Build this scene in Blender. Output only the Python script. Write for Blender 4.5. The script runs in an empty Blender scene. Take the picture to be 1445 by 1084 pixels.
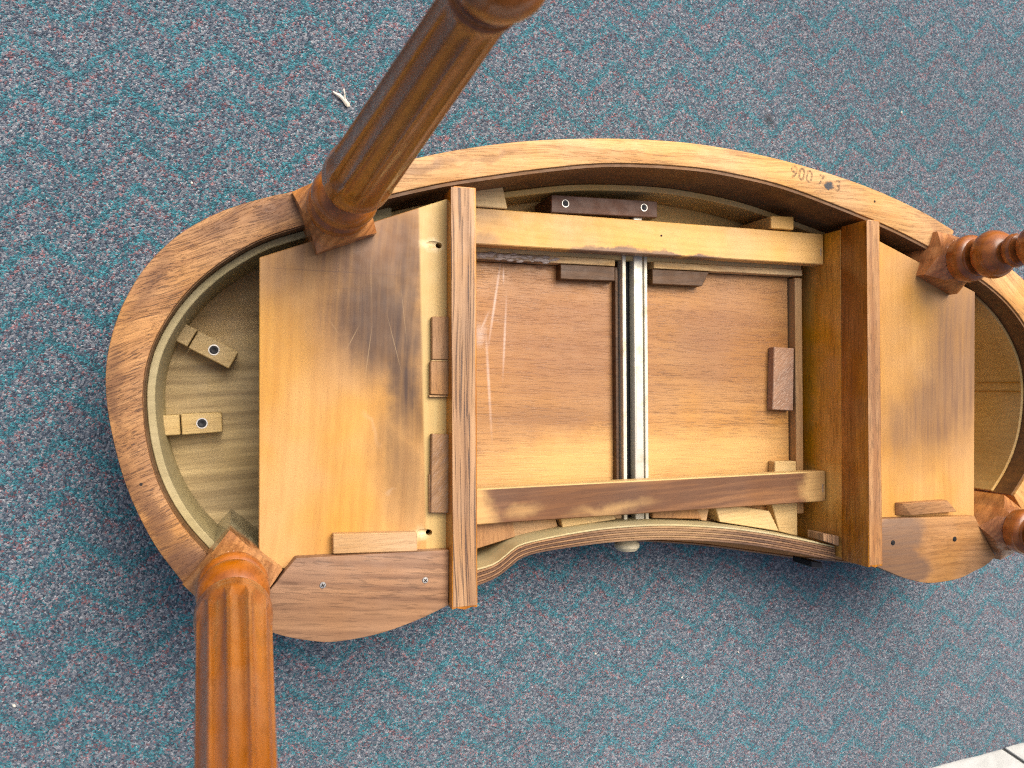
import bpy, bmesh, math, random
from mathutils import Vector, Matrix
random.seed(7)
S = bpy.context.scene
col = S.collection
R = math.radians

# ------------------------------------------------------------------ camera
cd = bpy.data.cameras.new("camera")
cam = bpy.data.objects.new("camera", cd); col.objects.link(cam)
cd.sensor_width = 36.0; cd.lens = 27.03
cd.clip_start = 0.02; cd.clip_end = 100
cam.matrix_world = Matrix((
    ( 0.94254767,  0.0040098,  -0.33404761, -0.52),
    (-0.00610091,  0.99996781, -0.00521101, -0.02),
    ( 0.33401596,  0.00694962,  0.9425418,   0.995),
    (0, 0, 0, 1)))
cd.dof.use_dof = True; cd.dof.focus_distance = 0.93; cd.dof.aperture_fstop = 9.0
S.camera = cam

# ------------------------------------------------------------------ light: bright overcast, open sky at the back right
SUN_EL, SUN_AZ = R(57), R(30)            # azimuth measured from +Y towards +X
w = bpy.data.worlds.new("World"); S.world = w; w.use_nodes = True
nt = w.node_tree
sky = nt.nodes.new("ShaderNodeTexSky"); sky.sky_type = 'NISHITA'; sky.sun_disc = False
sky.sun_elevation = SUN_EL; sky.sun_rotation = SUN_AZ
sky.air_density = 0.7; sky.dust_density = 8.0; sky.ozone_density = 0.5
bg = nt.nodes["Background"]; bg.inputs[1].default_value = 0.085
nt.links.new(sky.outputs[0], bg.inputs[0])
sl = bpy.data.lights.new("sun", 'SUN'); sl.energy = 1.5; sl.angle = R(46); sl.color = (1.0, 0.93, 0.82)
sun = bpy.data.objects.new("sun", sl); col.objects.link(sun)
sd = Vector((math.sin(SUN_AZ) * math.cos(SUN_EL), math.cos(SUN_AZ) * math.cos(SUN_EL), math.sin(SUN_EL)))
sun.rotation_euler = sd.to_track_quat('Z', 'Y').to_euler()
sun.location = (1, 2, 3)
S.view_settings.view_transform = 'Standard'
S.view_settings.look = 'None'
S.view_settings.exposure = 1.15
S.view_settings.gamma = 1.0
S.cycles.use_denoising = False          # keep the fine grain of wood and carpet
S.cycles.filter_width = 1.15

# ------------------------------------------------------------------ node helpers
class NT:
    def __init__(self, name):
        self.m = bpy.data.materials.new(name); self.m.use_nodes = True
        self.t = self.m.node_tree; self.n = self.t.nodes
        self.bsdf = self.n["Principled BSDF"]
    def new(self, ty, **kw):
        x = self.n.new(ty)
        for k, v in kw.items(): setattr(x, k, v)
        return x
    def link(self, a, b): self.t.links.new(a, b)
    def put(self, sock, v):
        if hasattr(v, "is_output"): self.link(v, sock)
        elif isinstance(v, (tuple, list)) and len(v) == 3 and sock.type == 'RGBA': sock.default_value = (*v, 1)
        else: sock.default_value = v
    def math(self, op, a, b=None, c=None, clamp=False):
        x = self.new("ShaderNodeMath", operation=op); x.use_clamp = clamp
        self.put(x.inputs[0], a)
        if b is not None: self.put(x.inputs[1], b)
        if c is not None: self.put(x.inputs[2], c)
        return x.outputs[0]
    def mapr(self, v, a, b, c, d, smooth=True):
        x = self.new("ShaderNodeMapRange"); x.interpolation_type = 'SMOOTHSTEP' if smooth else 'LINEAR'
        self.put(x.inputs[0], v)
        for i, k in enumerate((a, b, c, d)): self.put(x.inputs[i + 1], k)
        return x.outputs[0]
    def mix(self, f, a, b, blend='MIX'):
        x = self.new("ShaderNodeMix"); x.data_type = 'RGBA'; x.blend_type = blend
        self.put(x.inputs[0], f); self.put(x.inputs[6], a); self.put(x.inputs[7], b)
        return x.outputs[2]
    def mapping(self, v, loc=(0,0,0), rot=(0,0,0), sc=(1,1,1), ty='POINT'):
        x = self.new("ShaderNodeMapping"); x.vector_type = ty
        self.put(x.inputs[0], v)
        x.inputs[1].default_value = loc; x.inputs[2].default_value = rot; x.inputs[3].default_value = sc
        return x.outputs[0]
    def noise(self, v, sc, det=2.0, ro=0.5, dist=0.0, out=0):
        x = self.new("ShaderNodeTexNoise"); self.put(x.inputs["Vector"], v)
        x.inputs["Scale"].default_value = sc; x.inputs["Detail"].default_value = det
        x.inputs["Roughness"].default_value = ro; x.inputs["Distortion"].default_value = dist
        return x.outputs[out]
    def vmath(self, op, a, b=None):
        x = self.new("ShaderNodeVectorMath", operation=op)
        self.put(x.inputs[0], a)
        if b is not None: self.put(x.inputs[1], b)
        return x.outputs[1] if op in ('LENGTH', 'DOT_PRODUCT') else x.outputs[0]
    def coord(self):
        return self.new("ShaderNodeTexCoord").outputs["Object"]

def wood(name, base, dark, ang=0.0, fig=0.5, pore=0.5, ring=0.3, s=1.0, rough=0.5, coat=0.0,
         patches=(), bump=0.25, up=False, pore_col=None, warp=0.012, hue=0.10, wear=0.0, seed=0.0, pl=48, zfade=None):
    """Procedural timber. ang = grain direction in the XY plane (degrees); up = grain runs along Z.
    stains: (colour, [(cx, cy, rx, ry, deg, soft, strength, box?)...]) = sprayed or spilt finish and other changes of tone."""
    k = NT(name); P = k.coord()
    v = k.mapping(P, loc=(seed, seed * 0.7, seed * 1.3), rot=(0, 0, -R(ang)) if not up else (0, R(90), 0))
    wv = k.noise(k.mapping(v, sc=(2.2, 6, 6)), 1.0 * s, 2.0, out=1)
    wv = k.vmath('SUBTRACT', wv, (0.5, 0.5, 0.5))
    wv = k.vmath('MULTIPLY', wv, (0.0, warp * 4, warp * 4))
    g = k.vmath('ADD', v, wv)
    figure = k.noise(k.mapping(g, sc=(3 * s, 42 * s, 42 * s)), 1.0, 4.0, 0.6)
    streak = k.noise(k.mapping(g, sc=(9 * s, 190 * s, 190 * s)), 1.0, 3.0, 0.6)
    wave = k.new("ShaderNodeTexWave", wave_type='BANDS', bands_direction='Y')
    k.link(k.mapping(g, sc=(1.4 * s, 14 * s, 9 * s)), wave.inputs[0])
    wave.inputs["Scale"].default_value = 2.4; wave.inputs["Distortion"].default_value = 6.0
    wave.inputs["Detail"].default_value = 2.0; wave.inputs["Detail Scale"].default_value = 0.7
    rings = k.math('POWER', wave.outputs["Fac"], 1.8)
    f = k.math('MULTIPLY', k.mapr(figure, 0.33, 0.68, 0, 1), fig)
    f = k.math('ADD', f, k.math('MULTIPLY', rings, ring))
    f = k.math('ADD', f, k.math('MULTIPLY', k.mapr(streak, 0.42, 0.72, 0, 1), 0.35 * fig), clamp=True)
    c = k.mix(f, base, dark)
    big = k.noise(P, 6.0, 2.0)
    hs = k.new("ShaderNodeHueSaturation"); k.link(c, hs.inputs["Color"])
    k.link(k.mapr(big, 0.3, 0.7, 1 - hue, 1 + hue), hs.inputs["Value"])
    k.link(k.mapr(k.noise(P, 11.0, 2.0), 0.3, 0.7, 0.93, 1.07), hs.inputs["Saturation"])
    c = hs.outputs["Color"]
    pn = k.noise(k.mapping(g, sc=(pl * s, 520 * s, 520 * s)), 1.0, 2.0, 0.6)
    pores = k.math('MULTIPLY', k.mapr(pn, 0.52, 0.63, 0, 1), pore)
    pores = k.math('MULTIPLY', pores, k.mapr(figure, 0.3, 0.6, 0.35, 1.0))
    c = k.mix(pores, c, pore_col or tuple(x * 0.35 for x in dark))
    speck = k.noise(P, 900.0, 2.0)
    c = k.mix(k.mapr(speck, 0.35, 0.65, 0.0, 0.30), c, tuple(x * 0.55 for x in base))
    for (sc_, items) in patches:
        wob = k.vmath('SUBTRACT', k.noise(P, 28.0, 4.0, 0.6, out=1), (0.5, 0.5, 0.5))
        wob = k.vmath('MULTIPLY', wob, (0.035, 0.035, 0.0))
        Pw = k.vmath('ADD', P, wob)
        tot = None
        for it in items:
            cx, cy, rx, ry, deg, soft, st = it[:7]
            src = P if (len(it) > 7 and it[7]) else Pw
            q = k.mapping(src, loc=(cx, cy, 0), rot=(0, 0, R(deg)), sc=(rx, ry, 1e4), ty='TEXTURE')
            if len(it) > 7 and it[7] is True:
                ab = k.vmath('ABSOLUTE', q); sp = k.new("ShaderNodeSeparateXYZ"); k.link(ab, sp.inputs[0])
                d = k.math('MAXIMUM', sp.outputs[0], sp.outputs[1])
            else: d = k.vmath('LENGTH', q)
            mk = k.mapr(d, 1 - soft, 1 + soft * 0.4, st, 0)
            tot = mk if tot is None else k.math('MAXIMUM', tot, mk)
        tot = k.math('MULTIPLY', tot, k.mapr(streak, 0.25, 0.75, 1.12, 0.78), clamp=True)
        c = k.mix(tot, c, sc_)
    if zfade:
        sz = k.new("ShaderNodeSeparateXYZ"); k.link(P, sz.inputs[0])
        zz = k.math('ADD', sz.outputs[2], k.math('MULTIPLY', k.math('SUBTRACT', k.noise(P, 40.0, 3.0), 0.5), 0.02))
        c = k.mix(k.mapr(zz, zfade[0], zfade[1], 1, 0), c, k.mix(f, zfade[2], tuple(x * .7 for x in zfade[2])))
    if wear:
        wn = k.noise(k.mapping(g, sc=(14, 90, 90)), 1.0, 5.0, 0.7)
        c = k.mix(k.mapr(wn, 0.66, 0.74, 0, wear), c, tuple(min(1, x * 1.9 + 0.05) for x in base))
    k.link(c, k.bsdf.inputs["Base Color"])
    rg = k.mapr(k.noise(P, 60.0, 3.0), 0.3, 0.7, max(0.05, rough - 0.08), min(1, rough + 0.08))
    k.link(rg, k.bsdf.inputs["Roughness"])
    k.bsdf.inputs["Coat Weight"].default_value = coat; k.bsdf.inputs["Coat Roughness"].default_value = 0.16
    k.bsdf.inputs["Specular IOR Level"].default_value = 0.3
    h = k.math('SUBTRACT', k.math('MULTIPLY', streak, 0.6), k.math('MULTIPLY', pores, 0.9))
    h = k.math('ADD', h, k.math('MULTIPLY', speck, 0.25))
    b = k.new("ShaderNodeBump"); b.inputs["Strength"].default_value = bump; b.inputs["Distance"].default_value = 0.0008
    k.link(h, b.inputs["Height"]); k.link(b.outputs[0], k.bsdf.inputs["Normal"])
    return k.m

def metal(name, c, rough, metallic=1.0, grime=None):
    k = NT(name); P = k.coord()
    n = k.noise(P, 55.0, 4.0, 0.65)
    k.link(k.mix(k.mapr(n, 0.5, 0.7, 0, 0.6), c, grime or tuple(x * 0.55 for x in c)), k.bsdf.inputs["Base Color"])
    k.bsdf.inputs["Metallic"].default_value = metallic
    k.link(k.mapr(n, 0.3, 0.7, rough - 0.08, rough + 0.15), k.bsdf.inputs["Roughness"])
    return k.m

# ------------------------------------------------------------------ mesh helpers
def link(name, me, m, parent=None):
    o = bpy.data.objects.new(name, me); col.objects.link(o)
    if m: o.data.materials.append(m)
    if parent: o.parent = parent
    return o
def finish(name, bm, m, parent=None, bev=0.0, ang=32, seg=1):
    bmesh.ops.recalc_face_normals(bm, faces=bm.faces)
    if bev:
        es = [e for e in bm.edges if len(e.link_faces) == 2 and e.calc_face_angle(0) > R(40)]
        bmesh.ops.bevel(bm, geom=es, offset=bev, segments=seg, affect='EDGES', profile=0.5, clamp_overlap=True)
    for f in bm.faces: f.smooth = True
    for e in bm.edges:
        e.smooth = not (len(e.link_faces) == 2 and e.calc_face_angle(0) > R(ang))
    me = bpy.data.meshes.new(name); bm.to_mesh(me); bm.free()
    return link(name, me, m, parent)
def spline(pts, n=8, closed=False):
    P = [Vector((*p, 0)) if len(p) == 2 else Vector(p) for p in pts]; out = []
    L = len(P); rng = range(L if closed else L - 1)
    for i in rng:
        if closed: a, b, c, d = P[(i-1) % L], P[i], P[(i+1) % L], P[(i+2) % L]
        else:
            b, c = P[i], P[i+1]
            a = P[i-1] if i else b * 2 - c
            d = P[i+2] if i + 2 < L else c * 2 - b
        for j in range(n):
            t = j / n
            out.append(0.5 * ((2*b) + (c-a)*t + (2*a-5*b+4*c-d)*t*t + (3*b-a-3*c+d)*t**3))
    if not closed: out.append(P[-1])
    return [(p.x, p.y) for p in out]
def prism_bm(poly, z0, z1, bm=None):
    bm = bm or bmesh.new()
    lo = [bm.verts.new((x, y, z0)) for x, y in poly]; hi = [bm.verts.new((x, y, z1)) for x, y in poly]
    n = len(poly)
    bm.faces.new(hi); bm.faces.new(list(reversed(lo)))
    for i in range(n):
        j = (i + 1) % n; bm.faces.new((lo[i], lo[j], hi[j], hi[i]))
    return bm
def prism(name, poly, z0, z1, m, parent=None, bev=0.0008, **k):
    return finish(name, prism_bm(poly, z0, z1), m, parent, bev, **k)
def strip_bm(a, b, z0, z1, bm=None):
    """band between two polylines of equal length (quads, no n-gon)"""
    bm = bm or bmesh.new(); n = len(a)
    A0 = [bm.verts.new((*p, z0)) for p in a]; A1 = [bm.verts.new((*p, z1)) for p in a]
    B0 = [bm.verts.new((*p, z0)) for p in b]; B1 = [bm.verts.new((*p, z1)) for p in b]
    for i in range(n - 1):
        bm.faces.new((A1[i], A1[i+1], B1[i+1], B1[i])); bm.faces.new((A0[i], B0[i], B0[i+1], A0[i+1]))
        bm.faces.new((A0[i], A0[i+1], A1[i+1], A1[i])); bm.faces.new((B0[i], B1[i], B1[i+1], B0[i+1]))
    for i in (0, n - 1): bm.faces.new((A0[i], A1[i], B1[i], B0[i]))
    return bm
def strip(name, a, b, z0, z1, m, parent=None, bev=0.001, **k):
    return finish(name, strip_bm(a, b, z0, z1), m, parent, bev, **k)
def resample(pts, n):
    d = [0]
    for p, q in zip(pts, pts[1:]): d.append(d[-1] + math.dist(p, q))
    out = []; j = 0
    for i in range(n):
        t = d[-1] * i / (n - 1)
        while j < len(pts) - 2 and d[j+1] < t: j += 1
        u = (t - d[j]) / max(1e-9, d[j+1] - d[j])
        out.append((pts[j][0] + (pts[j+1][0]-pts[j][0]) * u, pts[j][1] + (pts[j+1][1]-pts[j][1]) * u))
    return out
def offset(pts, d):
    out = []
    for i, p in enumerate(pts):
        a = pts[max(0, i-1)]; b = pts[min(len(pts)-1, i+1)]
        tx, ty = b[0]-a[0], b[1]-a[1]; L = math.hypot(tx, ty) or 1
        out.append((p[0] - ty / L * d, p[1] + tx / L * d))
    return out
def box(name, x0, x1, y0, y1, z0, z1, m, parent=None, bev=0.0008):
    return prism(name, [(x0, y0), (x1, y0), (x1, y1), (x0, y1)], z0, z1, m, parent, bev)
def lathe_bm(prof, cx=0, cy=0, n=48, fn=None, bm=None):
    bm = bm or bmesh.new(); rows = []
    for r, z in prof:
        row = []
        for i in range(n):
            a = 2 * math.pi * i / n
            rr = r if fn is None else fn(r, z, a)
            row.append(bm.verts.new((cx + rr * math.cos(a), cy + rr * math.sin(a), z)))
        rows.append(row)
    for a, b in zip(rows, rows[1:]):
        for i in range(n):
            j = (i + 1) % n; bm.faces.new((a[i], a[j], b[j], b[i]))
    bm.faces.new(rows[-1]); bm.faces.new(list(reversed(rows[0])))
    return bm
def rot2(p, c, deg):
    a = R(deg); x, y = p[0], p[1]
    return (c[0] + x * math.cos(a) - y * math.sin(a), c[1] + x * math.sin(a) + y * math.cos(a))
def mirror(pts): return [(-x, y) for x, y in pts]
def tag(o, label=None, cat=None, group=None, kind=None):
    if label: o["label"] = label
    if cat: o["category"] = cat
    if group: o["group"] = group
    if kind: o["kind"] = kind
    return o

# ------------------------------------------------------------------ carpet + paving
def carpet_mat():
    k = NT("carpet_loops"); P = k.coord()
    q = k.mapping(P, rot=(0, 0, -R(5.5)))
    jit = k.vmath('MULTIPLY', k.vmath('SUBTRACT', k.noise(P, 90.0, 2.0, out=1), (0.5, 0.5, 0.5)), (0.008, 0.008, 0.0))
    q = k.vmath('ADD', q, jit)
    sp = k.new("ShaderNodeSeparateXYZ"); k.link(q, sp.inputs[0])
    HP, AMP, ROW = 0.0535, 0.045, 0.0567
    t = k.math('PINGPONG', k.math('ADD', sp.outputs[0], 10 * 2 * HP - 0.2486), HP)
    v = k.math('ADD', k.math('MULTIPLY', t, AMP / HP), sp.outputs[1])
    vv = k.math('DIVIDE', k.math('ADD', v, 0.567 * 4 - 0.4532 + 0.0055), ROW)
    fr = k.math('FRACT', vv)
    d1 = k.math('MULTIPLY', k.math('MINIMUM', fr, k.math('SUBTRACT', 1.0, fr)), ROW)
    fr2 = k.math('FRACT', k.math('ADD', vv, 0.25))
    d2 = k.math('MULTIPLY', k.math('MINIMUM', fr2, k.math('SUBTRACT', 1.0, fr2)), ROW)
    patch = k.noise(P, 22.0, 3.0, 0.6)
    pt = k.math('MULTIPLY', k.mapr(d1, 0.001, 0.0115, 0.74, 0.16), k.mapr(patch, 0.3, 0.65, 0.82, 1.10))
    pp = k.math('MULTIPLY', k.mapr(d2, 0.001, 0.007, 0.30, 0.05), k.mapr(patch, 0.3, 0.65, 1.1, 0.8))
    vo = k.new("ShaderNodeTexVoronoi", voronoi_dimensions='2D', feature='F1')
    wb = k.vmath('MULTIPLY', k.vmath('SUBTRACT', k.noise(P, 420.0, 2.0, out=1), (0.5, 0.5, 0.5)), (0.0035, 0.0035, 0.0))
    k.link(k.vmath('ADD', P, wb), vo.inputs["Vector"]); vo.inputs["Scale"].default_value = 520.0
    rc = k.new("ShaderNodeSeparateColor"); k.link(vo.outputs["Color"], rc.inputs[0])
    fib = k.noise(P, 1100.0, 2.0, 0.7)
    rr = k.math('ADD', k.math('MULTIPLY', rc.outputs[0], 0.82), k.math('MULTIPLY', fib, 0.25))
    def ramp(f, stops):
        x = k.new("ShaderNodeValToRGB"); k.put(x.inputs[0], f)
        e = x.color_ramp.elements
        e[0].position = stops[0][0]; e[0].color = (*stops[0][1], 1)
        e[1].position = stops[-1][0]; e[1].color = (*stops[-1][1], 1)
        for p, c in stops[1:-1]:
            z = e.new(p); z.color = (*c, 1)
        return x.outputs[0]
    grey = ramp(rr, [(0.10, (0.011, 0.022, 0.041)), (0.32, (0.040, 0.067, 0.106)), (0.5, (0.080, 0.109, 0.152)),
                     (0.68, (0.133, 0.158, 0.196)), (0.85, (0.212, 0.232, 0.268)), (1.0, (0.37, 0.39, 0.425))])
    teal = ramp(rr, [(0.12, (0.006, 0.046, 0.070)), (0.5, (0.015, 0.122, 0.165)), (0.95, (0.046, 0.255, 0.31))])
    pink = ramp(rr, [(0.12, (0.06, 0.028, 0.042)), (0.6, (0.20, 0.090, 0.105)), (1.0, (0.36, 0.19, 0.205))])
    c = k.mix(k.math('LESS_THAN', rc.outputs[2], pp), grey, pink)
    c = k.mix(k.math('LESS_THAN', rc.outputs[1], pt), c, teal)
    soil = k.mapr(k.noise(k.mapping(P, loc=(3.1, 0.2, 0)), 2.3, 3.0), 0.35, 0.7, 1.06, 0.92)
    hs = k.new("ShaderNodeHueSaturation"); k.link(c, hs.inputs["Color"]); k.link(soil, hs.inputs["Value"])
    spots = [(0.261, 0.396, 0.010, 0.013, 20, 0.6, 0.7), (0.372, 0.480, 0.006, 0.004, 0, 0.6, 0.5)]
    c = hs.outputs["Color"]
    for cx, cy, rx, ry, dg, so, st in spots:
        qq = k.mapping(k.vmath('ADD', P, wb), loc=(cx, cy, 0), rot=(0, 0, R(dg)), sc=(rx, ry, 1e4), ty='TEXTURE')
        c = k.mix(k.mapr(k.vmath('LENGTH', qq), 1 - so, 1.2, st, 0), c, (0.012, 0.016, 0.025))
    k.link(c, k.bsdf.inputs["Base Color"])
    k.bsdf.inputs["Roughness"].default_value = 1.0
    k.bsdf.inputs["Specular IOR Level"].default_value = 0.1
    k.bsdf.inputs["Sheen Weight"].default_value = 0.3; k.bsdf.inputs["Sheen Roughness"].default_value = 0.5
    h = k.math('ADD', k.math('MULTIPLY', vo.outputs["Distance"], -1.0), k.math('MULTIPLY', fib, 0.5))
    b = k.new("ShaderNodeBump"); b.inputs["Strength"].default_value = 0.9; b.inputs["Distance"].default_value = 0.0026
    k.link(h, b.inputs["Height"]); k.link(b.outputs[0], k.bsdf.inputs["Normal"])
    return k.m

def slab_mat():
    k = NT("pale_concrete"); P = k.coord()
    c = k.mix(k.mapr(k.noise(P, 30.0, 5.0, 0.65), 0.3, 0.7, 0, 1), (0.47, 0.48, 0.46), (0.38, 0.39, 0.37))
    c = k.mix(k.mapr(k.noise(P, 420.0, 3.0), 0.58, 0.7, 0, 0.4), c, (0.30, 0.29, 0.27))
    k.link(c, k.bsdf.inputs["Base Color"]); k.bsdf.inputs["Roughness"].default_value = 0.85
    b = k.new("ShaderNodeBump"); b.inputs["Strength"].default_value = 0.3; b.inputs["Distance"].default_value = 0.001
    k.link(k.noise(P, 300.0, 3.0), b.inputs["Height"]); k.link(b.outputs[0], k.bsdf.inputs["Normal"])
    return k.m

def carpet_edge(n=160):
    pts = []
    for i in range(n + 1):
        x = -1.9 + 4.4 * i / n
        y = -0.6685 + (x - 0.583) * 0.037 + random.uniform(-0.0014, 0.0014)
        pts.append((x, y))
    return pts
ce = carpet_edge()
cp = prism("carpet", ce + [(2.5, 1.9), (-1.9, 1.75)], -0.006, 0.0, carpet_mat(), None, 0.0)
tag(cp, kind="structure")
slabm = slab_mat()
k = NT("joint_sand"); k.bsdf.inputs["Base Color"].default_value = (0.16, 0.17, 0.17, 1); k.bsdf.inputs["Roughness"].default_value = 1
k.link(k.mix(k.noise(k.coord(), 500.0, 3.0), (0.11, 0.12, 0.12), (0.22, 0.22, 0.21)), k.bsdf.inputs["Base Color"])
pv = prism("pavement", [(-2.4, -2.4), (3.0, -2.4), (3.0, 2.4), (-2.4, 2.4)], -0.06, -0.016, k.m, None, 0.0)
tag(pv, kind="structure")
# slabs laid on the diagonal, joint running through (0.748,-0.660) along (0.052,-0.034)
sa = math.degrees(math.atan2(-0.034, 0.052)); SW = 0.90
for i in range(-3, 3):
    for j in range(-3, 3):
        u0, v0 = i * SW - .3, j * SW
        g = 0.0025
        q = [rot2(p, (0.748, -0.660), sa) for p in ((u0+g, v0+g), (u0+SW-g, v0+g), (u0+SW-g, v0+SW-g), (u0+g, v0+SW-g))]
        cxq = sum(p[0] for p in q) / 4; cyq = sum(p[1] for p in q) / 4
        if cyq > 0.1 or cyq < -1.8: continue
        prism("paving_slab", q, -0.018, -0.0075 + random.uniform(-0.0006, 0.0006), slabm, pv, 0.0012)

# ------------------------------------------------------------------ timber colours
BROWN = (0.12, 0.058, 0.032)
OAK, OAKD = (0.47, 0.242, 0.088), (0.27, 0.122, 0.042)
PALE, PALED = (0.63, 0.365, 0.140), (0.42, 0.210, 0.068)
m_rimL = wood("oak_rim_left", OAK, OAKD, ang=24, fig=.75, pore=1.0, s=2.2, pl=22, rough=.55, bump=.5, seed=1.1, pore_col=(.07,.035,.022),
    patches=[((0.115,0.055,0.030), [(-.478,.165,.036,.020,20,.7,.85), (-.535,.150,.050,.010,35,.9,.6), (-.603,.083,.010,.060,-25,.9,.55),
                     (-.632,-.02,.009,.06,0,.9,.6), (-.600,-.148,.012,.050,32,.7,.75), (-.568,-.192,.026,.026,40,.6,.9), (-.622,-.100,.006,.04,15,.9,.4)])])
m_rimB = wood("oak_rim_back", PALE, PALED, ang=2, fig=.7, pore=.55, s=1.3, rough=.55, bump=.4, seed=2.3, pl=20,
    patches=[(BROWN, [(-.33,.222,.06,.007,16,.7,.55), (-.25,.245,.05,.005,12,.7,.4), (.43,.20,.05,.010,-25,.7,.45), (.40,.225,.06,.004,-25,.7,.4)])])
m_rimR = wood("oak_rim_right", PALE, PALED, ang=-40, fig=.9, pore=.6, s=1.0, rough=.55, bump=.3, seed=3.7)
m_linerB2 = wood("amber_glue", (0.42, 0.22, 0.04), (0.30, 0.15, 0.03), fig=.5, pore=.1, rough=.3)
m_inner = wood("dark_inner_apron", (0.20, 0.098, 0.036), (0.11, 0.054, 0.022), ang=2, fig=.6, pore=.4, rough=.6, seed=4.2)
m_poplar = wood("grey_poplar", (0.42, 0.37, 0.20), (0.27, 0.23, 0.12), ang=3, fig=.8, pore=.15, ring=.55, s=.55, rough=.6, seed=.6, hue=.15)
m_liner = wood("pale_liner_ply", (0.40, 0.335, 0.175), (0.31, 0.255, 0.13), ang=0, fig=.3, pore=.1, rough=.6, seed=.9)
m_linerB = wood("golden_liner_ply", (0.60, 0.42, 0.165), (0.46, 0.29, 0.10), ang=0, fig=.4, pore=.1, rough=.5, seed=1.9, patches=[((0.26,0.13,0.04), [(.53,.135,.05,.05,0,.9,.8), (.585,-.14,.03,.06,-20,.9,.5)])])
GOLD, GOLDD = (0.56, 0.300, 0.082), (0.43, 0.205, 0.050)
m_panL = wood("panel_ply_left", GOLD, GOLDD, ang=86, fig=.45, pore=.12, ring=.22, s=.8, rough=.45, bump=.15, seed=5.1, hue=.06,
    patches=[((0.175,0.088,0.040), [(-.39,.135,.150,.075,8,.8,.97), (-.46,.11,.07,.055,10,.9,.75), (-.395,.06,.085,.085,0,.9,.85)]),
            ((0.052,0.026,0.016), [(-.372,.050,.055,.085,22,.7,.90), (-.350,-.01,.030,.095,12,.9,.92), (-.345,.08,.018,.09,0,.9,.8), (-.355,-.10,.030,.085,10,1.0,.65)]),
            ((0.10,0.05,0.03), [(-.413,.1055,.084,.0007,-.6,.5,.5,2), (-.40,.088,.06,.0005,1,.6,.3,2), (-.44,.072,.0005,.03,4,.6,.25,2)]),
            ((0.70,0.50,0.26), [(-.405,.035,.0005,.016,-28,.8,.24,2), (-.425,.047,.0004,.010,32,.8,.2,2), (-.388,.02,.0005,.03,-8,.8,.25,2), (-.360,.03,.0005,.035,14,.8,.2,2), (-.349,.06,.0004,.03,6,.8,.2,2), (-.385,.095,.0004,.03,0,.8,.2,2)]),
            ((0.53,0.385,0.150), [(-.312,0.0,.0175,.30,1,.15,.85,True)]),
            ((0.72,0.60,0.36), [(-.318,.1408,.011,.0065,4,.9,.9), (-.331,-.1792,.011,.0060,4,.9,.9)]),
            ((0.62,0.50,0.36), [(-.388,-.060,.0035,.022,32,1.0,.14), (-.364,-.131,.008,.0025,20,1.0,.16)])])
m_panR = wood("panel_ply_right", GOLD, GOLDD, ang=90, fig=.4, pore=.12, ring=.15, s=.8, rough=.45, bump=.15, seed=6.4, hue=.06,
    patches=[((0.165,0.088,0.046), [(.475,.02,.085,.155,-12,.6,.85), (.420,-.055,.075,.085,-30,.7,.85), (.365,-.085,.06,.06,0,.9,.7)]),
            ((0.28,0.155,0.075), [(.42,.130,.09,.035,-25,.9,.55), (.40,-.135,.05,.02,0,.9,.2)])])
m_board = wood("walnut_stained_board", (0.39, 0.220, 0.118), (0.165, 0.085, 0.048), ang=-7, fig=.7, pore=.5, ring=.35, s=.8, rough=.5, seed=7.7, wear=.0)
m_boardR = wood("half_stained_board", (0.44, 0.225, 0.078), (0.29, 0.135, 0.042), ang=-3, fig=.7, pore=.4, ring=.4, s=1., rough=.5, seed=8.2,
    patches=[((0.15,0.088,0.055), [(.338,-.225,.052,.035,0,.35,.85), (.335,-.265,.062,.030,-15,.25,.85)])])
m_divtop = wood("dark_grained_oak", (0.46, 0.275, 0.140), (0.23, 0.125, 0.064), ang=90, fig=.9, pore=1.0, ring=.35, s=.95, pl=6, rough=.5, seed=9.5, bump=.45, pore_col=(0.045,0.028,0.026))
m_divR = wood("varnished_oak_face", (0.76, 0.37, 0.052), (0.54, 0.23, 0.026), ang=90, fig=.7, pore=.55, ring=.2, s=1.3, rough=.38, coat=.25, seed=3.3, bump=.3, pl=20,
    patches=[((0.86,0.52,0.15), [(.2735,-.165,.03,.035,0,.7,.75)])])  # paler patch on the face near the lower rail
m_strip = wood("varnished_oak_strip", (0.60, 0.245, 0.026), (0.29, 0.095, 0.009), ang=90, fig=.9, pore=.6, ring=.3, s=1., rough=.36, coat=.3, seed=6.9, wear=.35, pl=16)
m_stripR = wood("worn_oak_strip", (0.50, 0.28, 0.12), (0.26, 0.12, 0.048), ang=90, fig=.8, pore=.5, ring=.3, s=1., rough=.45, coat=.1, seed=4.4)
m_railU = wood("yellow_poplar_rail", (0.63, 0.375, 0.120), (0.50, 0.275, 0.078), ang=-1, fig=.35, pore=.1, ring=.25, s=.9, rough=.5, seed=1.4, bump=.12,
    patches=[((0.17,0.105,0.075), [(-.01,.1505,.140,.0115,-1,.3,.95), (-.245,.158,.035,.010,0,.8,.6), (-.235,.19,.03,.02,0,.9,.35)])])
m_railL = wood("brown_sprayed_rail", (0.26, 0.122, 0.048), (0.115, 0.052, 0.025), ang=2, fig=.9, pore=.2, ring=.4, s=.9, rough=.5, seed=2.9, bump=.15,
    patches=[((0.56,0.40,0.17), [(0,-.1405,.5,.0028,0,.25,.9,True)]), ((0.50,0.31,0.12), [(-.262,-.166,.036,.050,32,.45,.95), (.258,-.158,.030,.040,-22,.45,.95), (-.19,-.172,.030,.010,10,.9,.45), (-.07,-.176,.06,.010,5,.9,.5)])])  # paler along the back edge and towards the rail ends
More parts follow.
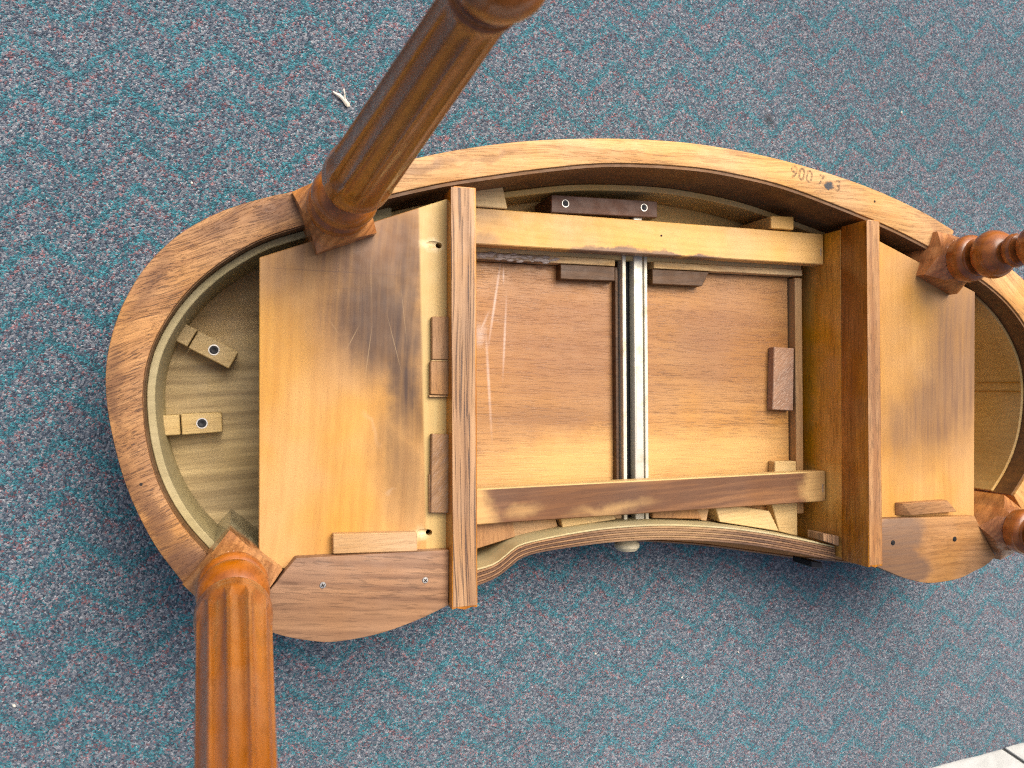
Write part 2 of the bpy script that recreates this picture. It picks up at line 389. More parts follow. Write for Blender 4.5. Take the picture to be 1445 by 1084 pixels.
m_mahog = wood("mahogany_ply", (0.48, 0.255, 0.088), (0.26, 0.118, 0.038), ang=-2, fig=.55, pore=.75, ring=.08, s=1.6, rough=.42, seed=7.1, bump=.3, warp=.003, pl=26,
    patches=[((0.235,0.100,0.042), [(-.10,.05,.22,.14,0,.8,.65), (.14,.06,.17,.12,0,.8,.6)]),  # darker towards the back, lighter band towards the front
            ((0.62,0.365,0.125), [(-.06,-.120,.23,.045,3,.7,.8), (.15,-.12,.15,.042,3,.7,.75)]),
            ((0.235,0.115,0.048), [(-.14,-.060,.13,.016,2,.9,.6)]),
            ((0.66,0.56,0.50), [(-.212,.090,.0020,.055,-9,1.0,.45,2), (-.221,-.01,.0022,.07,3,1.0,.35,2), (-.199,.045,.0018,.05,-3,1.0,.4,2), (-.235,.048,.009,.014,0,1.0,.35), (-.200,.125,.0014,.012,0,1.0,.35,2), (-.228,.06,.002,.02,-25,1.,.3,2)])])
m_ply = wood("drawer_ply_edge", (0.62, 0.44, 0.22), (0.42, 0.26, 0.11), ang=0, fig=.8, pore=.4, s=1.4, rough=.6, seed=5.8,
    patches=[((0.11,0.075,0.055), [(-.20,.150,.075,.012,0,.5,.9)])])
m_side = wood("drawer_side_wood", (0.44, 0.27, 0.12), (0.32, 0.175, 0.075), ang=90, fig=.6, pore=.3, rough=.6, seed=2.2)
m_dark = wood("dark_walnut_block", (0.105, 0.054, 0.024), (0.055, 0.029, 0.015), ang=0, fig=.7, pore=.4, rough=.5, seed=3.1)
m_dark2 = wood("red_brown_block", (0.150, 0.072, 0.042), (0.085, 0.041, 0.025), ang=-2, fig=.7, pore=.3, rough=.5, seed=8.8)
m_blk = wood("brown_glue_block", (0.36, 0.195, 0.082), (0.25, 0.125, 0.052), ang=88, fig=.5, pore=.4, s=1.6, rough=.6, seed=4.9)
m_blk2 = wood("speckled_block", (0.31, 0.170, 0.074), (0.20, 0.105, 0.046), ang=45, fig=.8, pore=.45, s=2.2, rough=.65, seed=.3, pore_col=(.42,.32,.26))
m_blk3 = wood("rough_end_grain_block", (0.40, 0.235, 0.145), (0.26, 0.145, 0.09), ang=45, fig=.8, pore=.6, s=2.0, rough=.65, seed=.3, pore_col=(.60,.48,.38))
m_blkR = wood("bevelled_oak_block", (0.46, 0.245, 0.105), (0.31, 0.15, 0.06), ang=0, fig=.8, pore=.5, s=1.2, rough=.55, seed=2.2)
m_blkp = wood("pale_glue_block", (0.50, 0.32, 0.16), (0.40, 0.235, 0.105), ang=1, fig=.7, pore=.3, s=1.3, rough=.55, seed=6.1)
m_cream = wood("cream_block", (0.60, 0.43, 0.20), (0.46, 0.31, 0.13), ang=5, fig=.5, pore=.25, s=1.5, rough=.6, seed=1.6)
m_clip = wood("clip_block_wood", (0.52, 0.385, 0.175), (0.40, 0.275, 0.115), ang=10, fig=.5, pore=.25, s=1.6, rough=.55, seed=2.7)
m_leg = wood("varnished_leg", (0.41, 0.118, 0.0048), (0.17, 0.040, 0.0018), up=True, fig=.30, pore=.3, ring=.42, s=.55, rough=.30, coat=.35, seed=5.5, bump=.04, warp=.01, hue=.04)
m_front = wood("curved_front_ply", (0.30, 0.17, 0.085), (0.16, 0.085, 0.045), ang=0, fig=.7, pore=.5, rough=.5, seed=9.1,
    patches=[((0.42,0.27,0.13), [(.02,-.21,.12,.03,0,.8,.6)])])
m_veneer = wood("front_veneer", (0.30, 0.135, 0.045), (0.17, 0.07, 0.022), ang=0, fig=.7, pore=.5, rough=.35, coat=.4, seed=7.4)
m_inface = wood("bare_front_lining", (0.45, 0.385, 0.215), (0.36, 0.295, 0.15), ang=0, fig=.35, pore=.1, rough=.6, seed=3.9)
m_top = wood("desktop_underside", (0.56, 0.43, 0.215), (0.25, 0.180, 0.085), ang=2, fig=.8, pore=.2, ring=.30, s=.6, rough=.5, seed=1.2, hue=.15, warp=.035,
    patches=[((0.52,0.33,0.125), [(-.55,.10,.10,.075,20,.9,.7)]), ((0.72,0.47,0.15), [(.0,.16,.40,.16,0,.5,.8), (.62,0.06,.17,.20,0,.6,.85)]), ((0.50,0.22,0.06), [(.0,-.275,.60,.042,0,.15,.95)])])
m_topedge = m_veneer
m_steel = metal("worn_slide_steel", (0.58, 0.56, 0.48), 0.45, 0.3, (0.42, 0.37, 0.26))
m_lip = metal("slide_lip", (0.60, 0.56, 0.44), 0.5, 0.2, (0.36, 0.30, 0.19))
m_black = metal("black_screw", (0.018, 0.019, 0.022), 0.4, 0.6)
m_zinc = metal("zinc_screw", (0.50, 0.48, 0.44), 0.38, 1.0)
m_hole = metal("hole_shadow", (0.02, 0.015, 0.012), 0.9, 0.0)
m_cork = wood("cream_knob_wood", (0.60, 0.53, 0.36), (0.46, 0.39, 0.24), fig=.3, pore=.3, rough=.5, seed=1)

# ------------------------------------------------------------------ the desk
desk = bpy.data.objects.new("desk", None); col.objects.link(desk); desk.empty_display_size = .2
tag(desk, "upside-down kidney-shaped oak desk with fluted legs lying on the patterned carpet", "desk")

ZT = 0.165
rim_out_L = [(-.571,-.216),(-.601,-.169),(-.624,-.114),(-.637,-.060),(-.642,-.016),(-.639,.022),(-.627,.063),(-.606,.102),(-.576,.135),(-.538,.160),(-.497,.177),(-.458,.189)]
rim_in_L = [(-.551,-.185),(-.572,-.158),(-.589,-.128),(-.601,-.095),(-.608,-.055),(-.609,-.015),(-.602,.020),(-.587,.052),(-.569,.078),(-.547,.101),(-.521,.121),(-.492,.138),(-.450,.154)]
rim_out_B = [(-.425,.203),(-.350,.229),(-.286,.248),(-.215,.264),(-.142,.275),(-.071,.282),(.019,.2855),(.114,.281),(.205,.270),(.301,.252),(.390,.227),(.452,.203)]
rim_in_B = [(-.425,.172),(-.372,.189),(-.326,.203),(-.284,.214),(-.183,.236),(-.097,.250),(.010,.2555),(.085,.252),(.158,.243),(.243,.224),(.325,.203),(.382,.185),(.437,.165)]
N = 70
oL, iL = resample(spline(rim_out_L), N), resample(spline(rim_in_L), N)
oB, iB = resample(spline(rim_out_B), N), resample(spline(rim_in_B), N)
def right_end(pts): return [(-x + max(0, -x - .46) * .16, y) for x, y in pts]   # the right end bows out a little more
oR, iR = right_end(oL), right_end(iL)
BOARD = [(-.304,-.259),(-.337,-.271),(-.379,-.2815),(-.421,-.285),(-.448,-.282),(-.488,-.269),(-.524,-.244)]

# desktop (lowest layer, its underside seen in the wells)
ft = spline([(-.545,-.236),(-.488,-.268),(-.421,-.283),(-.362,-.277),(-.303,-.259),(-.250,-.247),(-.203,-.240),(-.105,-.231),(0,-.2345),(.105,-.247),(.203,-.265),(.281,-.280),(.350,-.290),(.42,-.300),(.48,-.290),(.545,-.255)], 6)
tl = offset(oL, 0.006); tb = offset(oB, 0.006)
outline = ft + right_end(tl) + list(reversed(tb)) + list(reversed(tl))
bm = prism_bm(outline, 0.001, 0.025)
prism_obj = finish("desktop", bm, m_top, desk, 0.0)
# moulded edge of the desktop
ed = outline + [outline[0]]
strip("desktop_edge", offset(ed, -0.004), offset(ed, -0.0003), 0.003, 0.0235, m_topedge, desk, 0.0015)

# apron: left, back, right
for nm, o_, i_, m in (("apron", oL, iL, m_rimL), ("apron", oB, iB, m_rimB), ("apron", oR, iR, m_rimR)):
    strip(nm, o_, i_, 0.0255, ZT, m, desk, 0.0016, seg=2)
# dark brown inner faces at the back and on the right
strip("apron_lining", offset(iB, -0.0006), offset(iB, -0.0040), 0.026, ZT - 0.0025, m_inner, desk, 0)
strip("apron_lining", right_end(offset(iL, -0.0006)), right_end(offset(iL, -0.0030)), 0.026, ZT - 0.0025, m_inner, desk, 0)
# bent ply liners: full height on the left, low at the back and right
aa, bb = offset(iL, -0.0012), offset(iL, -0.0088)
bm = strip_bm(aa, bb, 0.0255, 0.140)
for v in bm.verts:
    if v.co.z > 0.1: v.co.z += random.uniform(-0.0006, 0.0006)
finish("ply_liner", bm, m_liner, desk, 0.0008)
strip("ply_liner", offset(iB, -0.0045), offset(iB, -0.0125), 0.0255, 0.082, m_linerB, desk, 0.001)
strip("ply_liner", right_end(offset(iL, -0.0034)), right_end(offset(iL, -0.0075)), 0.0255, 0.134, m_linerB, desk, 0.001)
strip("apron_lining", offset(iL, -0.0003), offset(iL, -0.0009), 0.1402, ZT - 0.0025, m_inner, desk, 0)

# stamped number on the back rim
tc = bpy.data.curves.new("stamp", 'FONT'); tc.size = 0.0185; tc.space_character = 1.05; tc.offset = .0004
k = NT("stamp_ink"); P = k.coord()
tr = k.new("ShaderNodeBsdfTransparent"); mx = k.new("ShaderNodeMixShader")
k.bsdf.inputs["Base Color"].default_value = (0.045, 0.04, 0.035, 1); k.bsdf.inputs["Roughness"].default_value = .8
k.link(k.mapr(k.noise(P, 300.0, 4.0, .7), 0.40, 0.62, 0.50, 0.05), mx.inputs[0])
k.link(tr.outputs[0], mx.inputs[1]); k.link(k.bsdf.outputs[0], mx.inputs[2])
k.link(mx.outputs[0], k.n["Material Output"].inputs[0])
m_ink = k.m
def stamp(txt, x, y, deg, size=.0185):
    tc.body = txt; tc.size = size
    t = bpy.data.objects.new("stamp", tc); col.objects.link(t)
    dg = bpy.context.evaluated_depsgraph_get(); dg.update()
    me = bpy.data.meshes.new_from_object(t.evaluated_get(dg)); bpy.data.objects.remove(t)
    me.transform(Matrix.Translation((x, y, ZT + 0.0003)) @ Matrix.Rotation(R(deg), 4, 'Z'))
    me.materials.clear()
    o = link("stamped_number", me, m_ink, desk); return o
stamp("900", .1640, .2560, -9, .0235); stamp("7", .2085, .2500, -12, .021); stamp("3", .2360, .2445, -14, .021)
k = NT("ink_blot"); P = k.coord()
tr = k.new("ShaderNodeBsdfTransparent"); mx = k.new("ShaderNodeMixShader")
k.bsdf.inputs["Base Color"].default_value = (0.04, 0.055, 0.07, 1); k.bsdf.inputs["Roughness"].default_value = .8
d = k.vmath('LENGTH', k.mapping(k.vmath('ADD', P, k.vmath('MULTIPLY', k.vmath('SUBTRACT', k.noise(P, 130.0, 3.0, out=1), (.5,.5,.5)), (.014,.014,0))), loc=(.2275,.2495,0), sc=(.0085,.0065,1e4), ty='TEXTURE'))
k.link(k.mapr(d, .6, 1.1, .8, 0), mx.inputs[0]); k.link(tr.outputs[0], mx.inputs[1]); k.link(k.bsdf.outputs[0], mx.inputs[2])
k.link(mx.outputs[0], k.n["Material Output"].inputs[0])
bm = bmesh.new(); vs = [bm.verts.new((.2275 + .011*math.cos(a*.5236), .2495 + .0085*math.sin(a*.5236), ZT + .0004)) for a in range(12)]; bm.faces.new(vs)
finish("ink_blot", bm, k.m, desk)

# ---- screws
def screw(x, y, z, parent, r=.0034, dark=False, a=0.3):
    h = finish("screw", lathe_bm([(r, z - .002), (r, z + .0003), (r * .86, z + .0009), (r * .3, z + .0011)], x, y, 20), m_black if dark else m_zinc, parent)
    bm = bmesh.new()
    for d in (0, 90):
        prism_bm([rot2(p, (x, y), math.degrees(a) + d) for p in ((-r*.62, -r*.15), (r*.62, -r*.15), (r*.62, r*.15), (-r*.62, r*.15))], z + .0004, z + .00125 + d * 1e-6, bm)
    return h
def cross(x, y, z, r, a, parent):
    bm = bmesh.new()
    for d in (0, 90):
        prism_bm([rot2(p, (x, y), a + d) for p in ((-r*.62, -r*.14), (r*.62, -r*.14), (r*.62, r*.14), (-r*.62, r*.14))], z, z + .0013 + d * 2e-6, bm)
    return finish("screw_recess", bm, m_hole, parent)
def sunk_screw(x, y, z, parent, r=.0042):
    """dark screw at the bottom of a counterbore: pale ring, black well, screw head"""
    bm = bmesh.new(); n = 24
    rings = [(r * 1.25, z + .0002), (r * 1.22, z + .0007), (r * .98, z + .0007), (r * .92, z + .0002)]
    o = finish("washer", lathe_bm(rings, x, y, n), m_zinc, parent)
    finish("screw", lathe_bm([(r * .9, z + .0001), (r * .9, z + .00045), (r * .5, z + .0006), (r * .32, z + .00025)], x, y, n), m_black, parent)

for x, y in ((.306, .234), (-.611, -.112)):
    finish("nail_hole", lathe_bm([(.0017, ZT - .001), (.0016, ZT + .0002)], x, y, 12), m_hole, desk)
lin = right_end(offset(iL, -0.0078))
for yy, zz0 in ((-.030, .027), (-.016, .060)):
    p = min(lin, key=lambda q: abs(q[1] - yy))
    box("glue_line", p[0] - .0009, p[0] + .0006, yy - .0009, yy + .0009, zz0, .133, m_linerB2, desk, .0002)
# ---- pedestal panels (bottom plywood), pocket holes cut for real
def cut(o, cutter_bm):
    me = bpy.data.meshes.new("cut"); bmesh.ops.recalc_face_normals(cutter_bm, faces=cutter_bm.faces); cutter_bm.to_mesh(me); cutter_bm.free()
    c = bpy.data.objects.new("cut", me); col.objects.link(c)
    md = o.modifiers.new("b", 'BOOLEAN'); md.object = c; md.operation = 'DIFFERENCE'; md.solver = 'EXACT'
    dg = bpy.context.evaluated_depsgraph_get(); dg.update()
    nm = bpy.data.meshes.new_from_object(o.evaluated_get(dg)); o.modifiers.clear(); o.data = nm
    bpy.data.objects.remove(c)
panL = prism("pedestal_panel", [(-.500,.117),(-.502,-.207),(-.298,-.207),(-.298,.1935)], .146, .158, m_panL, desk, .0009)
for hx, hy in ((-.309,.140),(-.322,-.180)):
    bm = bmesh.new(); bmesh.ops.create_cone(bm, cap_ends=True, segments=20, radius1=.0034, radius2=.0034, depth=.05, matrix=Matrix.Translation((hx, hy, .150)))
    cut(panL, bm)
    bm = bmesh.new(); bmesh.ops.create_uvsphere(bm, u_segments=20, v_segments=10, radius=1, matrix=Matrix.Translation((hx - .007, hy + .0008, .1595)) @ Matrix.Rotation(R(6), 4, 'Y') @ Matrix.Diagonal((.0095, .0042, .0042, 1)))
    cut(panL, bm)
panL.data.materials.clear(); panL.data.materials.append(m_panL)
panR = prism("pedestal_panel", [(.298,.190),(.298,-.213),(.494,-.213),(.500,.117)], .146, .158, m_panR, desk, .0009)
for sx, mm in ((-1, m_poplar), (1, m_linerB)):
    x0, x1 = sorted((sx * .470, sx * .482)); box("light_blocker", x0, x1, -.19, .10, .0255, .1458, mm, desk)  # unseen walls added to block light below the panels

# ---- front boards with screws, curved fronts under them
bl = spline(BOARD, 6)
boardL = prism("corner_board", [(-.303,-.198)] + bl[:-4] + [(-.493,-.226),(-.466,-.194)], .1582, .172, m_board, desk, .0012, seg=2)
blr = spline([(.296,-.266),(.320,-.276),(.348,-.287),(.385,-.2965),(.418,-.298),(.450,-.2955),(.474,-.289),(.500,-.281),(.518,-.271)], 6)
boardR = prism("corner_board", [(.298,-.2015)] + blr + [(.478,-.2085)], .1582, .172, m_boardR, desk, .0012, seg=2)
tag(boardR, "half bare half dark stained corner board")
for b, pts in ((boardL, ((-.439,-.2245),(-.330,-.229))), (boardR, ((.326,-.236),(.439,-.239)))):
    for i, (x, y) in enumerate(pts):
        dark = b is boardR
        h = finish("screw", lathe_bm([(.0036,.170),(.0036,.1722),(.0030,.1728),(.001,.1729)], x, y, 20), m_black if dark else m_zinc, b)
        bm = bmesh.new(); a0 = 20 + i * 25
        for d in (0, 90):
            prism_bm([rot2(p, (x, y), a0 + d) for p in ((-.0022,-.0005),(.0022,-.0005),(.0022,.0005),(-.0022,.0005))], .1722, .17305 + d * 1e-6, bm)
        finish("screw_recess", bm, m_hole, b)
fl = offset(bl, -0.003); 
strip("pedestal_front", offset(bl, -0.003)[:-3], offset(bl, -0.016)[:-3], .0255, .1578, m_veneer, desk, .001)
strip("pedestal_front", offset(blr, 0.003)[:-2], offset(blr, 0.016)[:-2], .0255, .1578, m_veneer, desk, .001)

# ---- dividers
def divider(x0, x1, y0, y1, side):
    inner = x1 if side < 0 else x0
    lo0, lo1 = (x0 + .003, x1 - .003)
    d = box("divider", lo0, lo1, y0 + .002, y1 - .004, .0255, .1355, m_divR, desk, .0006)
    bm = bmesh.new()
    # oak strip on top, moulded front end
    y = [y0, y1]
    prism_bm([(x0, y0), (x0 + .005, y0 + .0015), ((x0+x1)/2, y0 - .001), (x1 - .006, y0 + .0015), (x1, y0), (x1 + (.0012 if side<0 else .0), y1), (x0 + (.004 if side < 0 else .004), y1)], .1358, .185, bm)
    finish("divider_strip", bm, m_strip, d, .0012, seg=2)
    # worn upper edge
    e = box("strip_edge", x0 + .0012, x1 - .0012, y0 + .003, y1 - .0015, .1848, .18545, m_divtop if side < 0 else m_stripR, d, .0003)
    return d
divL = divider(-.3035, -.2745, -.261, .201, -1)
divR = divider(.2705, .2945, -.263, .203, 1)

# ---- rails
def rail(y0, y1, m, zt=.105, th=.021):
    r = box("rail", -.2752, .2715, y0, y1, zt - th, zt, m, desk, .0012)
    return r
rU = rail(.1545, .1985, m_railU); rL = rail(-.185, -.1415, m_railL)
for r, y in ((rU, .172), (rL, -.166)):
    bm = bmesh.new(); prism_bm([(.2660, y - .006), (.2674, y - .006), (.2674, y + .006), (.2660, y + .006)], .1045, .1056, bm)
    finish("staple", bm, m_zinc, r, .0003)
finish("nail_hole", lathe_bm([(.0016, .1046), (.0015, .1052)], .006, .180, 12), m_hole, rU)

# ---- drawer (seen from below)
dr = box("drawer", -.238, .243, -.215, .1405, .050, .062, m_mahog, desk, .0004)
box("drawer_back", -.242, -.0490, .1412, .1500, .050, .0790, m_ply, dr, .0006)
box("drawer_back", .0095, .2558, .1412, .1500, .050, .0790, m_ply, dr, .0006)
box("back_edge_band", -.242, .2558, .1502, .1580, .050, .0770, m_cream, dr, .0006)
box("drawer_side", .2455, .2580, -.206, .1385, .050, .0755, m_side, dr, .0008)
box("drawer_side", -.2560, -.2445, -.206, .1385, .050, .0755, m_side, dr, .0008)
DI = [(-.2735,-.2365),(-.261,-.2335),(-.236,-.2285),(-.220,-.219),(-.208,-.2105),(-.192,-.206),(-.141,-.1995),(-.083,-.1955),(-.012,-.1962),(.062,-.203),(.129,-.213),(.199,-.2275),(.2705,-.245)]
DO = [(-.2735,-.2575),(-.261,-.2545),(-.233,-.246),(-.215,-.2345),(-.201,-.2255),(-.179,-.2205),(-.141,-.2175),(-.083,-.215),(-.012,-.2165),(.062,-.2238),(.129,-.2342),(.199,-.249),(.2705,-.2665)]
di, do = resample(spline(DI), 60), resample(spline(DO), 60)
def lerp(a, b, t): return [((p[0]*(1-t)+q[0]*t), (p[1]*(1-t)+q[1]*t)) for p, q in zip(a, b)]
dfront = strip("drawer_front", lerp(di, do, .02), lerp(di, do, .14), .0262, .1235, m_inface, dr, .0006)
nl = 6; m_l2 = wood("ply_layer_dark", (0.155, 0.082, 0.046), (0.09, 0.048, 0.029), ang=0, fig=.8, pore=.5, rough=.55, seed=5.2, patches=[((0.30,0.18,0.09), [(.0,-.208,.12,.03,0,.8,.7)])])
for i in range(nl):
    a = .15 + .85 * i / nl + .006; b = .15 + .85 * (i + 1) / nl - .006
    o = strip("ply_layer", lerp(di, do, a), lerp(di, do, b), .0262 + .0002 * i, .1250 + (.0 if i % 2 else -.0009), m_front if i % 2 == 0 else m_l2, dr, .0005)
# knob on the front, pointing to -Y
bm = lathe_bm([(.006, 0), (.006, .004), (.0125, .008), (.0165, .013), (.0165, .017), (.013, .0215), (.006, .023)], 0, 0, 28)
bm.transform(Matrix.Translation((-.038, -.2135, .086)) @ Matrix.Rotation(R(90), 4, 'X'))
finish("knob", bm, m_cork, dr)
def block(name, poly, z0, z1, m, parent, **k): return prism(name, poly, z0, z1, m, parent, .0009, **k)
block("glue_block", [(-.127,.1405),(-.127,.121),(-.0485,.1215),(-.0485,.1405)], .0622, .0775, m_dark, dr)
block("glue_block", [(.0085,.1405),(.0085,.120),(.087,.120),(.099,.1405)], .0622, .0765, m_dark, dr)
block("glue_block", [(.208,.037),(.243,.0355),(.2405,-.0555),(.2045,-.0535)], .0622, .0755, m_blk3, dr)
block("glue_block", [(.206,-.128),(.2435,-.129),(.2435,-.150),(.206,-.150)], .0622, .0775, m_cream, dr)
box("recess_strip", -.0455, -.0412, -.205, .1408, .0622, .0720, m_dark, dr, .0006)  # dark strip in place of the recess beside the slide lip
# dusty glue smear along the back left edge
bm = bmesh.new()
for i in range(60):
    x = random.uniform(-.238, -.13); y = .1412 + random.gauss(.0035, .0022); r = random.uniform(.0009, .0028)
    bmesh.ops.create_icosphere(bm, subdivisions=1, radius=r, matrix=Matrix.Translation((x, y, .0792)) @ Matrix.Rotation(random.uniform(-.2, .2), 4, 'Z') @ Matrix.Diagonal((2.4, .8, .35, 1)))
kk = wood("grey_glue", (0.22, 0.17, 0.15), (0.10, 0.07, 0.06), fig=.9, s=3, rough=.4, pore=.3)
tag(finish("glue_smear", bm, kk, dr), kind="stuff")
# row of blocks between the lower rail and the curved front
FB = [([(-.268,-.176),(-.201,-.179),(-.196,-.206),(-.268,-.222)], .090, m_blk), ([(-.1995,-.178),(-.140,-.180),(-.134,-.199),(-.194,-.208)], .080, m_blkp),
      ([(-.136,-.176),(-.062,-.178),(-.0545,-.1935),(-.131,-.199)], .088, m_cream), ([(-.0605,-.180),(-.043,-.180),(-.043,-.194),(-.053,-.1935)], .082, m_blkp),
      ([(.001,-.178),(.064,-.178),(.078,-.2015),(.001,-.1955)], .086, m_blk), ([(.066,-.18),(.095,-.182),(.089,-.206),(.080,-.204)], .080, m_blkp),
      ([(.097,-.182),(.112,-.182),(.188,-.197),(.204,-.2265),(.105,-.207)], .088, m_cream), ([(.196,-.176),(.2445,-.176),(.2445,-.238),(.212,-.229)], .078, m_cream)]
for poly, z, m in FB: block("glue_block", poly, .0622, z, m, dr)

# ---- slide down the middle
sld = box("drawer_slide", -.0385, -.0005, -.206, .1985, .0628, .0655, m_black, desk, .0003)
box("slide_lip", -.0388, -.0335, -.206, .1985, .0657, .0800, m_lip, sld, .0006)
box("slide_lip", -.0060, -.0012, -.206, .1985, .0657, .0800, m_lip, sld, .0006)
bm = bmesh.new()
prism_bm([(-.0215,-.204),(-.0080,-.204),(-.0080,.2115),(-.0215,.2115)], .0657, .0800, bm)
finish("slide_rail", bm, m_steel, sld, .0016, seg=2)
for x, y in ((-.036, -.203), (-.004, -.203)): pass
box("slide_stain", -.0190, -.0095, -.103, .055, .0799, .0803, m_lip, sld, .0001)

# ---- back mounting block and small blocks
mb = block("mounting_block", [(-.142,.2275),(.012,.2305),(.012,.2085),(-.143,.2045)], .0275, .085, m_dark2, desk)
for x, y in ((-.123,.2175),(-.0085,.2205)): sunk_screw(x, y, .085, mb)
block("corner_block", [(-.272,.1995),(-.210,.1995),(-.216,.226),(-.272,.222)], .0275, .108, m_cream, desk)
block("corner_block", [(.177,.200),(.2155,.200),(.2155,.2185),(.177,.2170)], .0275, .110, m_railU, desk)
block("corner_block", [(-.380,.160),(-.353,.160),(-.353,.190),(-.380,.188)], .0275, .110, m_poplar, desk)
block("corner_block", [(.352,.150),(.410,.140),(.420,.165),(.362,.178)], .0275, .120, m_poplar, desk)
# runner at the right divider near the front, small black pad at its end
block("runner", [(.243,-.2245),(.2698,-.2300),(.2698,-.2440),(.243,-.2350)], .100, .1325, m_divtop, desk)
block("black_pad", [(.250,-.270),(.2700,-.274),(.2700,-.282),(.250,-.279)], .060, .100, m_black, desk)
# glue blocks on the left panel
block("glue_block", [(-.3195,.0595),(-.3195,.012),(-.2990,.012),(-.2990,.0600)], .1584, .1660, m_blk, panL)
block("glue_block", [(-.3215,.010),(-.3215,-.0265),(-.2990,-.0275),(-.2990,.0102)], .1584, .1665, m_blk, panL)
block("glue_block", [(-.3205,-.0700),(-.3000,-.0710),(-.3005,-.1585),(-.3225,-.1570)], .1584, .1675, m_blk2, panL)
block("glue_block", [(-.428,-.1725),(-.338,-.1765),(-.338,-.1975),(-.428,-.1935)], .1584, .1690, m_blkp, panL)
bm = bmesh.new()          # bevelled block on the right panel
b0 = [(.344,-.2010),(.344,-.1835),(.430,-.1835),(.447,-.2010)]
b1 = [(.362,-.2005),(.346,-.1838),(.4285,-.1838),(.4465,-.2005)]
vs0 = [bm.verts.new((*p, .1584)) for p in b0]; vs1 = [bm.verts.new((*p, .170)) for p in b1]
bm.faces.new(vs1); bm.faces.new(list(reversed(vs0)))
for i in range(4): bm.faces.new((vs0[i], vs0[(i+1) % 4], vs1[(i+1) % 4], vs1[i]))
finish("glue_block", bm, m_blkR, panR, .0006)
# pale glue lines round some blocks
for x0, x1, y0, y1 in ((-.3228,-.3215,-.157,-.115), (-.3225,-.2995,-.0295,-.0272), (-.3195,-.2995,.0103,.0118)):
    box("glue_line", x0, x1, y0, y1, .1582, .1640, m_cream if y0 > 0 else m_blkp, panL, .0003)

# ---- table-top clips in the left well
def clip(c, deg, L1, L2, wd):
    def rp(pts): return [rot2(p, c, deg) for p in pts]
    a = block("clip_block", rp([(0, -wd), (L1, -wd), (L1, wd), (0, wd)]), .0275, .064, m_clip, desk)
    b = block("clip_block", rp([(L1 + .0014, -wd * 1.05), (L1 + L2, -wd * 1.0), (L1 + L2, wd * 1.0), (L1 + .0014, wd * 1.05)]), .0275, .058, m_clip, desk)
    x, y = rot2((L1 + L2 * .52, 0), c, deg); sunk_screw(x, y, .058, b, .0050)
clip((-.598, .0535), -29, .032, .050, .0108)
clip((-.612, -.0600), 2.5, .029, .044, .0112)

# ---- legs
def leg(cx, cy, rot, lean=(0, 0), pm=None):
    half = .0335; z_c, z_t = .1720, .1960
    # square post with rounded pummel shoulders
    bm = bmesh.new(); n = 20; grid = []
    ri, rc = .0305, half * math.sqrt(2)
    for i in range(n + 1):
        row = []
        for j in range(n + 1):
            x = -half + 2 * half * i / n; y = -half + 2 * half * j / n
            r = math.hypot(x, y); t = min(1, max(0, (r - ri) / (rc - ri)))
            z = z_t - (z_t - z_c) * (t ** 0.62)
            X, Y = rot2((x, y), (cx, cy), rot); row.append(bm.verts.new((X, Y, z)))
        grid.append(row)
    for i in range(n):
        for j in range(n): bm.faces.new((grid[i][j], grid[i+1][j], grid[i+1][j+1], grid[i][j+1]))
    ring = [grid[i][0] for i in range(n)] + [grid[n][j] for j in range(n)] + [grid[i][n] for i in range(n, 0, -1)] + [grid[0][j] for j in range(n, 0, -1)]
    low = [bm.verts.new((v.co.x, v.co.y, .0258)) for v in ring]
    L = len(ring)
    for i in range(L): bm.faces.new((ring[i], low[i], low[(i+1) % L], ring[(i+1) % L]))
    post = finish("leg", bm, pm or m_post, desk, 0, ang=28)
    # turned and fluted shaft
    prof = [(.0300,.196),(.0305,.200),(.0318,.2035),(.0326,.208),(.0320,.213),(.0298,.2165),(.0255,.2185),(.0245,.2205)]
    for i in range(13):
        a = -math.pi * .36 + math.pi * .72 * i / 12
        prof.append((.0318 * math.cos(a) + .0005, .2435 + .0240 * math.sin(a)))
    prof += [(.0190,.268),(.0205,.2705),(.0222,.2735),(.0218,.2765),(.0195,.279),(.0200,.281)]
    for i in range(10):
        a = -math.pi * .38 + math.pi * .46 * i / 9
        prof.append((.0312 * math.cos(a), .3120 + .0300 * math.sin(a)))
    prof += [(.0309,.324),(.0304,.330)]
    zs0, zs1 = .334, .641
    nz = 34
    for i in range(nz + 1):
        t = i / nz; prof.append((.0298 + (.0178 - .0298) * t ** 0.95, zs0 + (zs1 - zs0) * t))
    prof += [(.0182,.643),(.0194,.645),(.0194,.647),(.0175,.649),(.0172,.650)]
    for i in range(11):
        a = -math.pi * .30 + math.pi * .74 * i / 10
        prof.append((.0240 * math.cos(a), .671 + .0235 * math.sin(a)))
    prof += [(.0085,.6943),(.0030,.6945)]
    NF = 11
    def fn(r, z, a):
        if z < zs0 + .004 or z > zs1 - .004: return r
        e = min(1, (z - zs0 - .004) / .012, (zs1 - .004 - z) / .010)
        ph = (a * NF / (2 * math.pi)) % 1.0
        # flute with round (scalloped) ends: width narrows near the ends
        hw = 0.43 * math.sqrt(max(0.0, 1 - (1 - e) ** 2))
        d = abs(ph - .5)
        if d >= hw or hw < .02: return r
        return r - r * .13 * math.sqrt(max(0, 1 - (d / hw) ** 2)) * min(1, hw / .3)
    b2 = lathe_bm(prof, 0, 0, 154, fn)
    for v in b2.verts:
        f = max(0, (v.co.z - .2)) 
        v.co.x += cx + lean[0] * f; v.co.y += cy + lean[1] * f
    finish("leg_shaft", b2, m_leg, post, 0, ang=38)
    return post
m_post = wood("leg_post_varnished", (0.58, 0.245, 0.068), (0.30, 0.105, 0.026), ang=55, fig=.9, pore=.5, ring=.5, s=1.3, rough=.33, coat=.4, seed=2.6)
